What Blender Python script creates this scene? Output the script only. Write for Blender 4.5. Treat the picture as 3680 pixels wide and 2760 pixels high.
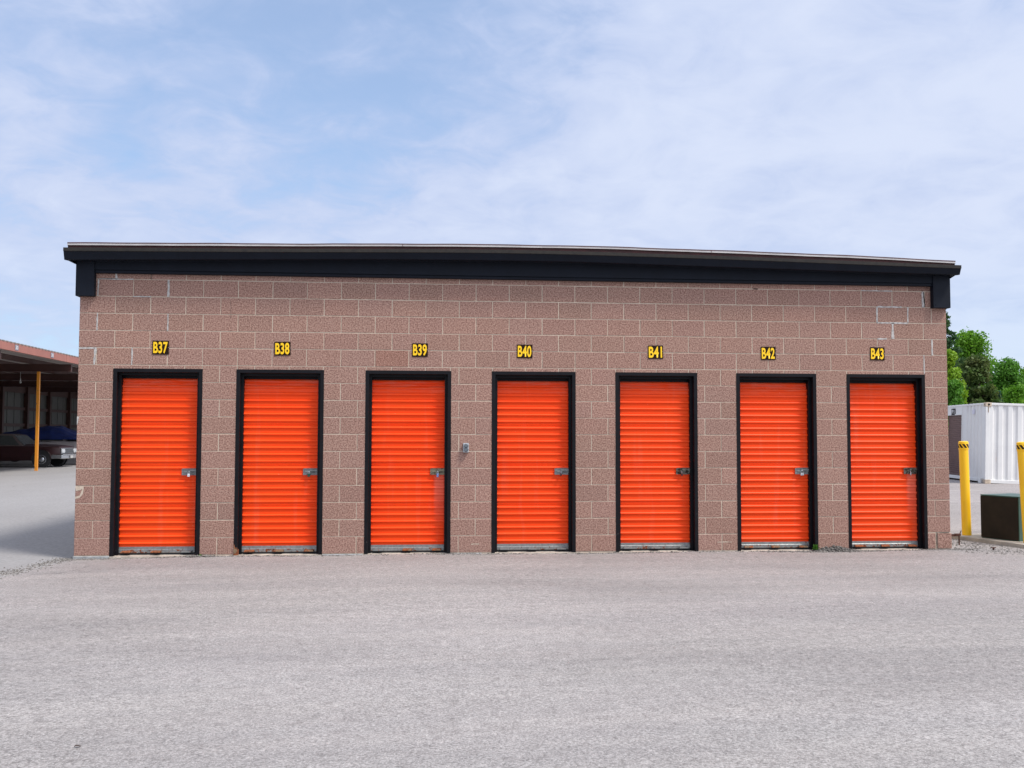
import bpy, bmesh, math, random
import numpy as np
from mathutils import Vector, Matrix
R = math.radians
for o in list(bpy.data.objects): bpy.data.objects.remove(o)
scene = bpy.context.scene
col = scene.collection

# ------------------------------------------------------------------ camera
cam_data = bpy.data.cameras.new('camera'); cam = bpy.data.objects.new('camera', cam_data); col.objects.link(cam)
yaw, pit, rol = .0893853, .0506561, .0020232
fw = Vector((math.sin(yaw)*math.cos(pit), math.cos(yaw)*math.cos(pit), math.sin(pit)))
rt = Vector((math.cos(yaw), -math.sin(yaw), 0)); up = rt.cross(fw)
r2 = rt*math.cos(rol)+up*math.sin(rol); u2 = -rt*math.sin(rol)+up*math.cos(rol)
cam.matrix_world = Matrix(((r2.x, u2.x, -fw.x, 4.0373), (r2.y, u2.y, -fw.y, -12.0359), (r2.z, u2.z, -fw.z, 1.42606), (0, 0, 0, 1)))
cam_data.sensor_width = 36; cam_data.lens = 3564.68/3680*36; cam_data.clip_end = 2000
scene.camera = cam

# ------------------------------------------------------------------ light
SUN_EL, SUN_AZ = R(56), R(127)          # azimuth measured clockwise from +Y
world = bpy.data.worlds.new('World'); scene.world = world; world.use_nodes = True
nt = world.node_tree; nt.nodes.clear()
def N(t, kind, **kw):
    n = t.nodes.new(kind)
    for k, v in kw.items():
        if k == 'inp':
            for a, b in v.items(): n.inputs[a].default_value = b
        else: setattr(n, k, v)
    return n
wo = N(nt, 'ShaderNodeOutputWorld'); bg = N(nt, 'ShaderNodeBackground')
sky = N(nt, 'ShaderNodeTexSky', sky_type='NISHITA', sun_disc=False, sun_elevation=SUN_EL, sun_rotation=SUN_AZ, air_density=1.0, dust_density=.6, ozone_density=1.2)
tc = N(nt, 'ShaderNodeTexCoord'); sep = N(nt, 'ShaderNodeSeparateXYZ'); nt.links.new(tc.outputs['Generated'], sep.inputs[0])
def wm(op, a, b=None, c=None):
    n = N(nt, 'ShaderNodeMath', operation=op)
    for i, v in enumerate((a, b, c)):
        if v is None: continue
        if isinstance(v, (int, float)): n.inputs[i].default_value = v
        else: nt.links.new(v, n.inputs[i])
    return n.outputs[0]
def wmap(v, a, b, c, d):
    n = N(nt, 'ShaderNodeMapRange', interpolation_type='SMOOTHSTEP', inp={1: a, 2: b, 3: c, 4: d}); nt.links.new(v, n.inputs[0]); return n.outputs[0]
zz = wm('ADD', wm('MAXIMUM', sep.outputs[2], 0.0), .22)
cx = wm('DIVIDE', sep.outputs[0], zz); cy = wm('DIVIDE', sep.outputs[1], zz)
comb = N(nt, 'ShaderNodeCombineXYZ'); nt.links.new(cx, comb.inputs[0]); nt.links.new(cy, comb.inputs[1])
def wnoise(scale, detail, rough, off, sx=1., dist=0.):
    mp = N(nt, 'ShaderNodeMapping'); mp.inputs['Location'].default_value = off; mp.inputs['Scale'].default_value = (1, sx, 1)
    mp.inputs['Rotation'].default_value = (0, 0, .25)
    nt.links.new(comb.outputs[0], mp.inputs[0])
    n = N(nt, 'ShaderNodeTexNoise', inp={'Scale': scale, 'Detail': detail, 'Roughness': rough, 'Distortion': dist}); nt.links.new(mp.outputs[0], n.inputs[0])
    return n.outputs[0]
n1 = wnoise(1.15, 6, .52, (3.1, 1.7, 0), 1., .3); n2 = wnoise(3.2, 5, .55, (7.3, 2.2, 1), 1., .5); n3 = wnoise(.55, 2, .4, (1.2, 5.5, 2)); n4 = wnoise(6.5, 5, .6, (2.3, 9.1, 3), 1.0, .6)
cl = wm('ADD', wm('ADD', wm('MULTIPLY', n1, .5), wm('MULTIPLY', n2, .22)), wm('MULTIPLY', n3, .32))
# thicker veil towards the sun's side (right) and towards the zenith, thinner straight ahead
veil = wm('ADD', wm('MULTIPLY', wm('ABSOLUTE', wm('SUBTRACT', sep.outputs[0], .02)), .20), wm('MULTIPLY', sep.outputs[0], .06))
cl = wm('ADD', wm('ADD', cl, veil), wm('MULTIPLY', wm('SUBTRACT', n4, .5), .24))
mask = wmap(cl, .41, .57, .48, 1.0)
low = wmap(sep.outputs[2], .0, .22, .80, 1.0)      # bluer gaps under the cloud deck near the horizon
mask = wm('MULTIPLY', mask, low)
ccol = N(nt, 'ShaderNodeMix', data_type='RGBA'); ccol.inputs[6].default_value = (.345, .412, .58, 1); ccol.inputs[7].default_value = (.465, .515, .64, 1)
nt.links.new(wmap(cl, .46, .70, 0, 1), ccol.inputs[0])
# bright glow of the veiled sun
sd = Vector((math.sin(SUN_AZ)*math.cos(SUN_EL), math.cos(SUN_AZ)*math.cos(SUN_EL), math.sin(SUN_EL)))
dot = N(nt, 'ShaderNodeVectorMath', operation='DOT_PRODUCT'); nt.links.new(tc.outputs['Generated'], dot.inputs[0]); dot.inputs[1].default_value = sd
glow = wm('MULTIPLY', wmap(dot.outputs['Value'], .2, 1.0, 0, 1), .5)
gm = N(nt, 'ShaderNodeMix', data_type='RGBA', blend_type='ADD'); gm.inputs[7].default_value = (1, .98, .95, 1)
nt.links.new(glow, gm.inputs[0]); nt.links.new(ccol.outputs[2], gm.inputs[6])
skm = N(nt, 'ShaderNodeVectorMath', operation='MULTIPLY'); nt.links.new(sky.outputs[0], skm.inputs[0]); skm.inputs[1].default_value = (.094, .114, .123)
fin = N(nt, 'ShaderNodeMix', data_type='RGBA'); nt.links.new(mask, fin.inputs[0]); nt.links.new(skm.outputs[0], fin.inputs[6]); nt.links.new(gm.outputs[2], fin.inputs[7])
nt.links.new(fin.outputs[2], bg.inputs[0]); bg.inputs[1].default_value = 1.0
nt.links.new(bg.outputs[0], wo.inputs[0])
sl = bpy.data.lights.new('sun', 'SUN'); sl.energy = 2.45; sl.angle = R(13); sl.color = (1, .955, .89)
so = bpy.data.objects.new('sun', sl); col.objects.link(so); so.rotation_euler = (-sd).to_track_quat('-Z', 'Y').to_euler()
scene.view_settings.view_transform = 'Standard'; scene.view_settings.look = 'None'; scene.view_settings.gamma = 1
scene.view_settings.exposure = 0.6

# ------------------------------------------------------------------ helpers
class MB:
    def __init__(s): s.v = []; s.f = []; s.m = []; s.t = []
    def quad(s, *p, mat=0, tint=None):
        i = len(s.v); s.v += [tuple(q) for q in p]; s.f.append(tuple(range(i, i+len(p)))); s.m.append(mat); s.t.append(tint)
    def box(s, x0, x1, y0, y1, z0, z1, mat=0, tint=None, xf=None):
        P = [(x, y, z) for z in (z0, z1) for y in (y0, y1) for x in (x0, x1)]
        if xf: P = [xf(p) for p in P]
        i = len(s.v); s.v += P
        for f in ((0, 2, 3, 1), (4, 5, 7, 6), (0, 1, 5, 4), (2, 6, 7, 3), (0, 4, 6, 2), (1, 3, 7, 5)):
            s.f.append(tuple(i+k for k in f)); s.m.append(mat); s.t.append(tint)
    def cbox(s, x0, x1, y0, y1, z0, z1, c=.004, mat=0, tint=None):
        """box with all edges chamfered"""
        X, Y, Z = (x0, x1), (y0, y1), (z0, z1)
        i = len(s.v); idx = {}
        for a in (0, 1):
            for b in (0, 1):
                for d in (0, 1):
                    sx, sy, sz = (1-2*a)*c, (1-2*b)*c, (1-2*d)*c
                    for k, p in enumerate(((X[a], Y[b]+sy, Z[d]+sz), (X[a]+sx, Y[b], Z[d]+sz), (X[a]+sx, Y[b]+sy, Z[d]))):
                        idx[(a, b, d, k)] = len(s.v); s.v.append(p)
        F = []
        for a in (0, 1):
            q = [idx[(a, b, d, 0)] for b, d in ((0, 0), (1, 0), (1, 1), (0, 1))]; F.append(q if a else q[::-1])
            q = [idx[(b, a, d, 1)] for b, d in ((0, 0), (1, 0), (1, 1), (0, 1))]; F.append(q[::-1] if a else q)
            q = [idx[(b, d, a, 2)] for b, d in ((0, 0), (1, 0), (1, 1), (0, 1))]; F.append(q if a else q[::-1])
        for a in (0, 1):
            for b in (0, 1):
                F.append([idx[(a, b, 0, 0)], idx[(a, b, 1, 0)], idx[(a, b, 1, 1)], idx[(a, b, 0, 1)]])
                F.append([idx[(a, 0, b, 0)], idx[(a, 1, b, 0)], idx[(a, 1, b, 2)], idx[(a, 0, b, 2)]])
                F.append([idx[(0, a, b, 1)], idx[(1, a, b, 1)], idx[(1, a, b, 2)], idx[(0, a, b, 2)]])
        for a in (0, 1):
            for b in (0, 1):
                for d in (0, 1): F.append([idx[(a, b, d, k)] for k in range(3)])
        for f in F: s.f.append(tuple(f)); s.m.append(mat); s.t.append(tint)
    def tube(s, p0, p1, r0, r1=None, n=12, caps=True, mat=0):
        r1 = r0 if r1 is None else r1
        p0, p1 = Vector(p0), Vector(p1); d = (p1-p0).normalized()
        a = d.orthogonal().normalized(); b = d.cross(a); i = len(s.v)
        for p, r in ((p0, r0), (p1, r1)):
            for k in range(n):
                t = 2*math.pi*k/n; s.v.append(tuple(p+(a*math.cos(t)+b*math.sin(t))*r))
        for k in range(n):
            k2 = (k+1) % n; s.f.append((i+k, i+k2, i+n+k2, i+n+k)); s.m.append(mat); s.t.append(None)
        if caps:
            s.f.append(tuple(i+k for k in range(n))[::-1]); s.m.append(mat); s.t.append(None)
            s.f.append(tuple(i+n+k for k in range(n))); s.m.append(mat); s.t.append(None)
    def path(s, pts, r, n=8, mat=0):
        for a, b in zip(pts, pts[1:]): s.tube(a, b, r, r, n, True, mat)
    def lathe(s, c, prof, n=24, axis='z', mat=0):
        i = len(s.v); c = Vector(c)
        for r, h in prof:
            for k in range(n):
                t = 2*math.pi*k/n; a, b = r*math.cos(t), r*math.sin(t)
                s.v.append(tuple(c+(Vector((a, b, h)) if axis == 'z' else Vector((a, h, b)) if axis == 'y' else Vector((h, a, b)))))
        for j in range(len(prof)-1):
            for k in range(n):
                k2 = (k+1) % n; s.f.append((i+j*n+k, i+j*n+k2, i+(j+1)*n+k2, i+(j+1)*n+k)); s.m.append(mat); s.t.append(None)
    def strip(s, xs, prof, mat=0):
        """prof(x)-> list of (y,z); lofted along x"""
        i = len(s.v); n = None
        for x in xs:
            P = prof(x); n = len(P)
            for y, z in P: s.v.append((x, y, z))
        for a in range(len(xs)-1):
            for k in range(n-1):
                s.f.append((i+a*n+k, i+(a+1)*n+k, i+(a+1)*n+k+1, i+a*n+k+1)); s.m.append(mat); s.t.append(None)
    def build(s, name, mats, parent=None, smooth=False, fix=True, loc=None):
        me = bpy.data.meshes.new(name); me.from_pydata(s.v, [], s.f)
        if not isinstance(mats, (list, tuple)): mats = [mats]
        for m in mats: me.materials.append(m)
        if len(mats) > 1: me.polygons.foreach_set('material_index', s.m)
        if any(t is not None for t in s.t):
            ca = me.color_attributes.new('tint', 'FLOAT_COLOR', 'CORNER')
            for p, t in zip(me.polygons, s.t):
                for li in p.loop_indices: ca.data[li].color = (t if t is not None else (.5, .5, .5, 1))
        if fix:
            bm = bmesh.new(); bm.from_mesh(me); bmesh.ops.recalc_face_normals(bm, faces=bm.faces); bm.to_mesh(me); bm.free()
        if smooth:
            me.polygons.foreach_set('use_smooth', [True]*len(me.polygons))
            if smooth != 'all': me.set_sharp_from_angle(angle=R(35))
        me.update()
        o = bpy.data.objects.new(name, me); col.objects.link(o)
        if parent: o.parent = parent
        if loc: o.location = loc
        return o
def tag(o, label=None, cat=None, group=None, kind=None):
    if label: o['label'] = label
    if cat: o['category'] = cat
    if group: o['group'] = group
    if kind: o['kind'] = kind
    return o
def empty(name, loc=(0, 0, 0), rot=(0, 0, 0)):
    o = bpy.data.objects.new(name, None); col.objects.link(o); o.location = loc; o.rotation_euler = rot; o.empty_display_size = .1
    return o
def copy_tree(o, parent=None):
    c = o.copy(); col.objects.link(c)
    if parent: c.parent = parent
    for ch in [x for x in bpy.data.objects if x.parent == o]: copy_tree(ch, c)
    return c

# ------------------------------------------------------------------ materials
def newmat(name):
    m = bpy.data.materials.new(name); m.use_nodes = True
    t = m.node_tree; b = t.nodes['Principled BSDF']; return m, t, b
def c4(c): return (c[0], c[1], c[2], 1)
def coords(t, kind='Object', scale=None, loc=None, rot=None):
    if kind == 'Position':
        g = N(t, 'ShaderNodeNewGeometry'); out = g.outputs['Position']
    else: out = N(t, 'ShaderNodeTexCoord').outputs[kind]
    if scale or loc or rot:
        mp = N(t, 'ShaderNodeMapping')
        if scale: mp.inputs['Scale'].default_value = scale
        if loc: mp.inputs['Location'].default_value = loc
        if rot: mp.inputs['Rotation'].default_value = rot
        t.links.new(out, mp.inputs[0]); out = mp.outputs[0]
    return out
def noise(t, vec, scale, detail=2, rough=.5, dist=0):
    n = N(t, 'ShaderNodeTexNoise', inp={'Scale': scale, 'Detail': detail, 'Roughness': rough, 'Distortion': dist}); t.links.new(vec, n.inputs[0]); return n.outputs[0]
def rng(t, v, a, b, c=0., d=1., smooth=False):
    n = N(t, 'ShaderNodeMapRange', inp={1: a, 2: b, 3: c, 4: d})
    if smooth: n.interpolation_type = 'SMOOTHSTEP'
    t.links.new(v, n.inputs[0]); return n.outputs[0]
def mix(t, f, a, b, mode='MIX'):
    n = N(t, 'ShaderNodeMix', data_type='RGBA', blend_type=mode)
    for i, v in ((0, f), (6, a), (7, b)):
        if isinstance(v, (int, float)): n.inputs[i].default_value = v
        elif isinstance(v, tuple): n.inputs[i].default_value = c4(v)
        else: t.links.new(v, n.inputs[i])
    return n.outputs[2]
def math_(t, op, a, b=0.):
    n = N(t, 'ShaderNodeMath', operation=op)
    for i, v in enumerate((a, b)):
        if isinstance(v, (int, float)): n.inputs[i].default_value = v
        else: t.links.new(v, n.inputs[i])
    return n.outputs[0]
def bump(t, b, h, strength, dist=.01):
    n = N(t, 'ShaderNodeBump', inp={'Strength': strength, 'Distance': dist}); t.links.new(h, n.inputs['Height']); t.links.new(n.outputs[0], b.inputs['Normal'])
def simple(name, c, rough=.6, metal=0., var=.12, scale=6., c2=None, bumps=0., spec=.5):
    m, t, b = newmat(name); v = coords(t, 'Position')
    n = noise(t, v, scale, 4, .6)
    c2 = c2 or tuple(x*(1-var*2) for x in c)
    t.links.new(mix(t, rng(t, n, .35, .65), c, c2), b.inputs['Base Color'])
    b.inputs['Roughness'].default_value = rough; b.inputs['Metallic'].default_value = metal; b.inputs['Specular IOR Level'].default_value = spec
    if bumps: bump(t, b, noise(t, v, scale*6, 3), bumps)
    return m
M = {}
B, C = .4064, .2032
# concrete block
m, t, b = newmat('split_block'); v = coords(t, 'Position')
at = N(t, 'ShaderNodeAttribute', attribute_name='tint')
sp = noise(t, v, 62, 3, .65)
fine = noise(t, v, 150, 2, .5)
base = mix(t, rng(t, sp, .36, .64), (.175, .088, .067), (.435, .270, .216))
spots = rng(t, fine, .62, .70)
base = mix(t, math_(t, 'MULTIPLY', spots, .55), base, (.72, .60, .50))
dk = rng(t, noise(t, v, 105, 2, .5), .36, .29)
base = mix(t, math_(t, 'MULTIPLY', dk, .6), base, (.09, .055, .045))
base = mix(t, .55, base, mix(t, 1.0, base, at.outputs['Color'], 'OVERLAY'))
big = noise(t, v, 1.1, 4, .6)
base = mix(t, rng(t, big, .42, .72, 0, .3), base, mix(t, 1., base, (.84, .90, .90), 'MULTIPLY'))
stk = noise(t, coords(t, 'Position', scale=(3.2, 1, .22)), 1.4, 4, .6)
base = mix(t, rng(t, stk, .55, .75, 0, .25), base, mix(t, 1., base, (.78, .74, .72), 'MULTIPLY'))
# chalky pale wash on the upper corners, brown stain low down
t.links.new(base, b.inputs['Base Color']); b.inputs['Roughness'].default_value = .92; b.inputs['Specular IOR Level'].default_value = .25
bump(t, b, sp, .55, .006); M['block'] = m
M['mortar'] = simple('mortar', (.58, .48, .38), .95, var=.12, scale=14, bumps=.3)
M['sealant'] = simple('sealant', (.56, .53, .50), .8, var=.22, scale=30)
M['dark_gap'] = simple('dark_gap', (.025, .02, .018), .9)
M['rust_stain'] = simple('rust_stain', (.28, .15, .06), .95, var=.2, scale=60)
M['black_trim'] = simple('black_trim', (.0032, .0052, .0108), .6, var=.15, scale=5, c2=(.0045, .0072, .0145), bumps=.05, spec=.2)
# door frame: black paint with chips of rust low down
m, t, b = newmat('black_frame'); v = coords(t, 'Position'); s3 = N(t, 'ShaderNodeSeparateXYZ'); t.links.new(v, s3.inputs[0])
ch = rng(t, noise(t, v, 26, 4, .65), .66, .70); lowm = rng(t, s3.outputs[2], .0, .55, 1., .0)
f = math_(t, 'MULTIPLY', ch, lowm)
t.links.new(mix(t, f, mix(t, rng(t, noise(t, v, 7, 4), .35, .7), (.0035, .0034, .005), (.0065, .0062, .0085)), (.16, .14, .13)), b.inputs['Base Color'])
b.inputs['Roughness'].default_value = .5; b.inputs['Specular IOR Level'].default_value = .2; M['frame'] = m
# orange curtain
m, t, b = newmat('orange_paint'); v = coords(t, 'Position'); s3 = N(t, 'ShaderNodeSeparateXYZ'); t.links.new(v, s3.inputs[0])
oc = mix(t, rng(t, noise(t, v, 2.3, 4), .35, .7), (.95, .058, .003), (.92, .068, .005))
oi = N(t, 'ShaderNodeObjectInfo'); oc = mix(t, math_(t, 'MULTIPLY', oi.outputs['Random'], .6), oc, (.91, .080, .009))
dust = rng(t, s3.outputs[2], 1.88, 2.06)
scr = noise(t, coords(t, 'Position', scale=(1, 1, 14)), 4, 6, .7)
oc = mix(t, math_(t, 'MULTIPLY', math_(t, 'MULTIPLY', dust, rng(t, scr, .45, .62)), .35), oc, (.62, .27, .2))
str_ = noise(t, coords(t, 'Position', scale=(6, 1, .5)), 1.5, 3, .6)
oc = mix(t, rng(t, str_, .58, .75, 0, .10), oc, (.75, .30, .2))
for xc in (23*B+1.016-.068-.06, 3.353+1.016-.068-.06):
    bx = math_(t, 'MULTIPLY', rng(t, math_(t, 'ABSOLUTE', math_(t, 'SUBTRACT', s3.outputs[0], xc if xc > 9.6 else xc)), .075, .045), rng(t, s3.outputs[2], .30, .80))
    bx = math_(t, 'MULTIPLY', bx, rng(t, s3.outputs[2], .96, .93))
    oc = mix(t, math_(t, 'MULTIPLY', bx, .30), oc, (.80, .32, .24))
spk = rng(t, noise(t, v, 55, 2), .775, .79); oc = mix(t, math_(t, 'MULTIPLY', spk, .6), oc, (.75, .55, .45))
t.links.new(oc, b.inputs['Base Color']); b.inputs['Roughness'].default_value = .45; b.inputs['Specular IOR Level'].default_value = .2
M['orange'] = m
# galvanised bar with rust
def galv(name, base, amt, rust=(.20, .055, .018), sc=9):
    m, t, b = newmat(name); v = coords(t, 'Position')
    r = noise(t, v, sc, 5, .7); g = noise(t, v, 40, 3)
    c = mix(t, rng(t, g, .35, .65), base, tuple(x*.72 for x in base))
    f = rng(t, r, amt, amt+.05)
    t.links.new(mix(t, f, c, mix(t, rng(t, g, .4, .6), rust, tuple(x*.45 for x in rust))), b.inputs['Base Color'])
    t.links.new(rng(t, f, 0, 1, .38, .9), b.inputs['Roughness']); t.links.new(rng(t, f, 0, 1, .45, 0.), b.inputs['Metallic'])
    return m
M['galv'] = galv('galvanised', (.26, .27, .265), .62)
M['galv_low'] = galv('galvanised_scuffed', (.27, .275, .27), .55, sc=14)
M['galv_rusty'] = galv('galvanised_rusty', (.32, .22, .13), .44, (.30, .09, .03), 6)
M['latch'] = galv('latch_steel', (.26, .265, .26), .62, sc=22)
M['latch_brass'] = galv('latch_stained', (.25, .22, .15), .55, (.13, .07, .03), 22)
M['latch_dark'] = galv('latch_dark', (.17, .16, .13), .5, (.06, .035, .02), 20)
M['chrome'] = simple('chrome', (.75, .77, .8), .15, 1., .05)
M['rubber'] = simple('rubber', (.02, .02, .022), .8)
M['sill'] = simple('sill_concrete', (.52, .46, .39), .95, var=.22, scale=9, bumps=.4)
M['footing'] = simple('footing_concrete', (.40, .41, .41), .95, var=.2, scale=12, bumps=.4)
M['sign_black'] = simple('sign_black', (.016, .006, .003), .6, var=.1, spec=.15)
M['sign_yellow'] = simple('sign_yellow', (.95, .58, .0), .45, var=.02)
M['roof_white'] = simple('roof_edge_white', (.50, .47, .46), .6, var=.12, scale=3)
M['roof_red'] = simple('roof_edge_red', (.085, .018, .016), .6, var=.2, scale=8)
M['letter_white'] = simple('letter_white', (.75, .74, .74), .6)
M['roof_metal'] = simple('roof_metal', (.55, .55, .54), .5, var=.1)
M['gutter_top'] = simple('gutter_lip', (.020, .018, .017), .7, var=.2, scale=25, c2=(.030, .026, .022), spec=.25)
M['plastic_grey'] = simple('grey_box', (.46, .49, .52), .45, var=.08)
M['plastic_dark'] = simple('grey_cover', (.14, .16, .18), .4, var=.1)
M['leaf_green'] = simple('weed_leaf', (.10, .30, .02), .55, var=.3, scale=40)
M['dry_leaf'] = simple('dry_leaf', (.09, .06, .05), .9, var=.3, scale=40)
M['concrete'] = simple('pad_concrete', (.48, .42, .35), .95, var=.2, scale=7, c2=(.34, .31, .27), bumps=.4)

# ground
m, t, b = newmat('asphalt'); v = coords(t, 'Position'); s3 = N(t, 'ShaderNodeSeparateXYZ'); t.links.new(v, s3.inputs[0])
agg = noise(t, v, 58, 4, .75); agg2 = noise(t, v, 130, 2, .6)
g = mix(t, rng(t, agg, .33, .67), (.150, .142, .139), (.400, .382, .374))
g = mix(t, math_(t, 'MULTIPLY', rng(t, agg2, .60, .70), .5), g, (.68, .67, .66))
g = mix(t, math_(t, 'MULTIPLY', rng(t, agg2, .40, .30), .42), g, (.07, .07, .072))
vo = N(t, 'ShaderNodeTexVoronoi', inp={'Scale': 46, 'Randomness': 1}); t.links.new(v, vo.inputs[0])
g = mix(t, math_(t, 'MULTIPLY', rng(t, vo.outputs['Distance'], .24, .12), .7), g, mix(t, rng(t, agg, .4, .6), (.62, .6, .58), (.12, .115, .11)))
mot = noise(t, coords(t, 'Position', scale=(.3, 1.3, 1), rot=(0, 0, .12)), .8, 5, .6, .9)
agg3 = noise(t, v, 13, 5, .75)
g = mix(t, rng(t, agg3, .5, .3, 0, .9), g, mix(t, 1., g, (.72, .71, .71), 'MULTIPLY'))
g = mix(t, rng(t, agg3, .55, .72, 0, .9), g, mix(t, 1., g, (1.28, 1.27, 1.26), 'MULTIPLY'))
g = mix(t, rng(t, mot, .38, .66, 0, .55), g, mix(t, 1., g, (.76, .75, .76), 'MULTIPLY'))
mot2 = noise(t, coords(t, 'Position', scale=(.5, 1, 1), loc=(4, 3, 0)), .45, 3, .5)
rc = N(t, 'ShaderNodeVectorMath', operation='DISTANCE'); t.links.new(v, rc.inputs[0]); rc.inputs[1].default_value = (7, -26, 0)
rv = N(t, 'ShaderNodeCombineXYZ'); t.links.new(math_(t, 'MULTIPLY', s3.outputs[0], .16), rv.inputs[0]); t.links.new(math_(t, 'MULTIPLY', rc.outputs['Value'], 1.5), rv.inputs[1])
swp = noise(t, rv.outputs[0], 1.3, 4, .6)
g = mix(t, rng(t, swp, .36, .64, 0, 1), mix(t, 1., g, (.94, .94, .935), 'MULTIPLY'), mix(t, 1., g, (1.05, 1.04, 1.02), 'MULTIPLY'))
g = mix(t, rng(t, mot2, .42, .62, 0, .6), g, mix(t, 1., g, (1.16, 1.15, 1.16), 'MULTIPLY'))
pk = rng(t, s3.outputs[1], -10., 2.)       # warmer, dustier surface near the building
g = mix(t, math_(t, 'MULTIPLY', pk, .5), g, mix(t, 1., g, (1.08, 1.0, .985), 'MULTIPLY'))
# smoother old concrete lane west of the building, with a crumbled edge
wob = math_(t, 'MULTIPLY', math_(t, 'SUBTRACT', noise(t, v, 2.2, 4, .6), .5), .5)
dx = math_(t, 'ADD', math_(t, 'SUBTRACT', s3.outputs[0], math_(t, 'MULTIPLY', s3.outputs[1], .2)), wob)
lane = rng(t, dx, -.02, -.20); edge = math_(t, 'MULTIPLY', rng(t, dx, -.28, -.1), rng(t, dx, .16, -.06))
lc = mix(t, rng(t, noise(t, v, 24, 4, .6), .3, .7), (.245, .235, .232), (.325, .313, .309))
lc = mix(t, rng(t, noise(t, coords(t, 'Position', scale=(1, .4, 1)), .7, 4), .4, .7, 0, .5), lc, mix(t, 1., lc, (.86, .85, .85), 'MULTIPLY'))
g = mix(t, lane, g, lc)
g = mix(t, math_(t, 'MULTIPLY', edge, .55), g, mix(t, rng(t, agg2, .4, .6), (.15, .145, .14), (.44, .43, .42)))
# short cracks
crk = N(t, 'ShaderNodeTexVoronoi', feature='DISTANCE_TO_EDGE', inp={'Scale': .35, 'Randomness': 1})
wv = N(t, 'ShaderNodeVectorMath', operation='ADD'); wn = N(t, 'ShaderNodeTexNoise', inp={'Scale': 3., 'Detail': 5}); t.links.new(v, wn.inputs[0])
ws = N(t, 'ShaderNodeVectorMath', operation='SCALE', inp={'Scale': .5}); t.links.new(wn.outputs['Color'], ws.inputs[0]); t.links.new(v, wv.inputs[0]); t.links.new(ws.outputs[0], wv.inputs[1]); t.links.new(wv.outputs[0], crk.inputs[0])
cm = math_(t, 'MULTIPLY', rng(t, crk.outputs[0], .010, .003), rng(t, noise(t, v, .45, 3), .60, .68))
g = mix(t, math_(t, 'MULTIPLY', cm, .4), g, (.05, .048, .046))
t.links.new(g, b.inputs['Base Color']); b.inputs['Roughness'].default_value = .93; b.inputs['Specular IOR Level'].default_value = .2
bump(t, b, agg, .5, .012); M['asphalt'] = m

# ------------------------------------------------------------------ ground
def gz(x, y):
    def ss(a, b, q): q = min(1, max(0, (q-a)/(b-a))); return q*q*(3-2*q)
    z = -.013
    near = ss(-6, -.2, y)*(1-ss(.5, 3, y))
    z -= .020*(1-ss(.5, 1.4, x))*near
    z += .006*near*math.sin(x*1.9)*ss(2, 3, x)
    if -14 < y < -.6 and -12 < x < 22: z += .008*math.sin(x*.9+1)*math.sin(y*.8)
    return z
xs = [-400, -120, -50, -25]+[-16+.5*i for i in range(81)]+[30, 50, 120, 400]
ys = [-60, -25]+[-14+.5*i for i in range(27)]+[-.5, -.25, -.1, 0, .3, 1, 2, 3, 5, 8, 14, 25, 40, 70, 120, 250, 600]
gm_ = MB()
gm_.v = [(x, y, gz(x, y)) for y in ys for x in xs]; nx = len(xs)
gm_.f = [(j*nx+i, j*nx+i+1, (j+1)*nx+i+1, (j+1)*nx+i) for j in range(len(ys)-1) for i in range(nx-1)]
gm_.m = [0]*len(gm_.f); gm_.t = [None]*len(gm_.f)
ground = gm_.build('ground', M['asphalt'], smooth='all'); tag(ground, kind='structure')

# ------------------------------------------------------------------ storage building
B, C = .4064, .2032
building = empty('storage_building')
tag(building, 'long low storage building of pink brown concrete blocks with seven orange roller doors', 'building')
DOORS = [1, 4.5, 8.25, 12, 15.75, 19.5, 23]; W = 26.25*B
DTOP = 2.186; FB = 3.33
rnd = random.Random(5)
wall = MB()
def block(u0, u1, z0, z1, tint=None, dy=0., dx=0., rot=0.):
    g_ = .0045; x0, x1 = u0*B+g_+dx, u1*B-g_+dx
    if u0 <= 0: x0 = dx
    if u1 >= 26.25: x1 = W+dx
    a = z0+g_; c_ = z1-g_
    jx = [rnd.uniform(-.0012, .0012) for _ in range(4)]
    x0 += jx[0]; x1 += jx[1]; a += jx[2]; c_ += jx[3]
    if tint is None:
        k = rnd.gauss(.5, .03); tint = (k+rnd.uniform(-.015, .02), k, k-rnd.uniform(-.015, .015), 1)
    y = dy+rnd.uniform(-.0008, .0008); e = .003
    i = len(wall.v)
    wall.v += [(x0, y+e, a), (x1, y+e, a), (x1, y+e, c_), (x0, y+e, c_), (x0+e, y, a+e), (x1-e, y, a+e), (x1-e, y, c_-e), (x0+e, y, c_-e),
               (x0, .05, a), (x1, .05, a), (x1, .05, c_), (x0, .05, c_)]
    for f in ((4, 5, 6, 7), (0, 1, 5, 4), (1, 2, 6, 5), (2, 3, 7, 6), (3, 0, 4, 7), (8, 9, 1, 0), (9, 10, 2, 1), (10, 11, 3, 2), (11, 8, 0, 3)):
        wall.f.append(tuple(i+q for q in f)); wall.m.append(0); wall.t.append(tint)
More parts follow.
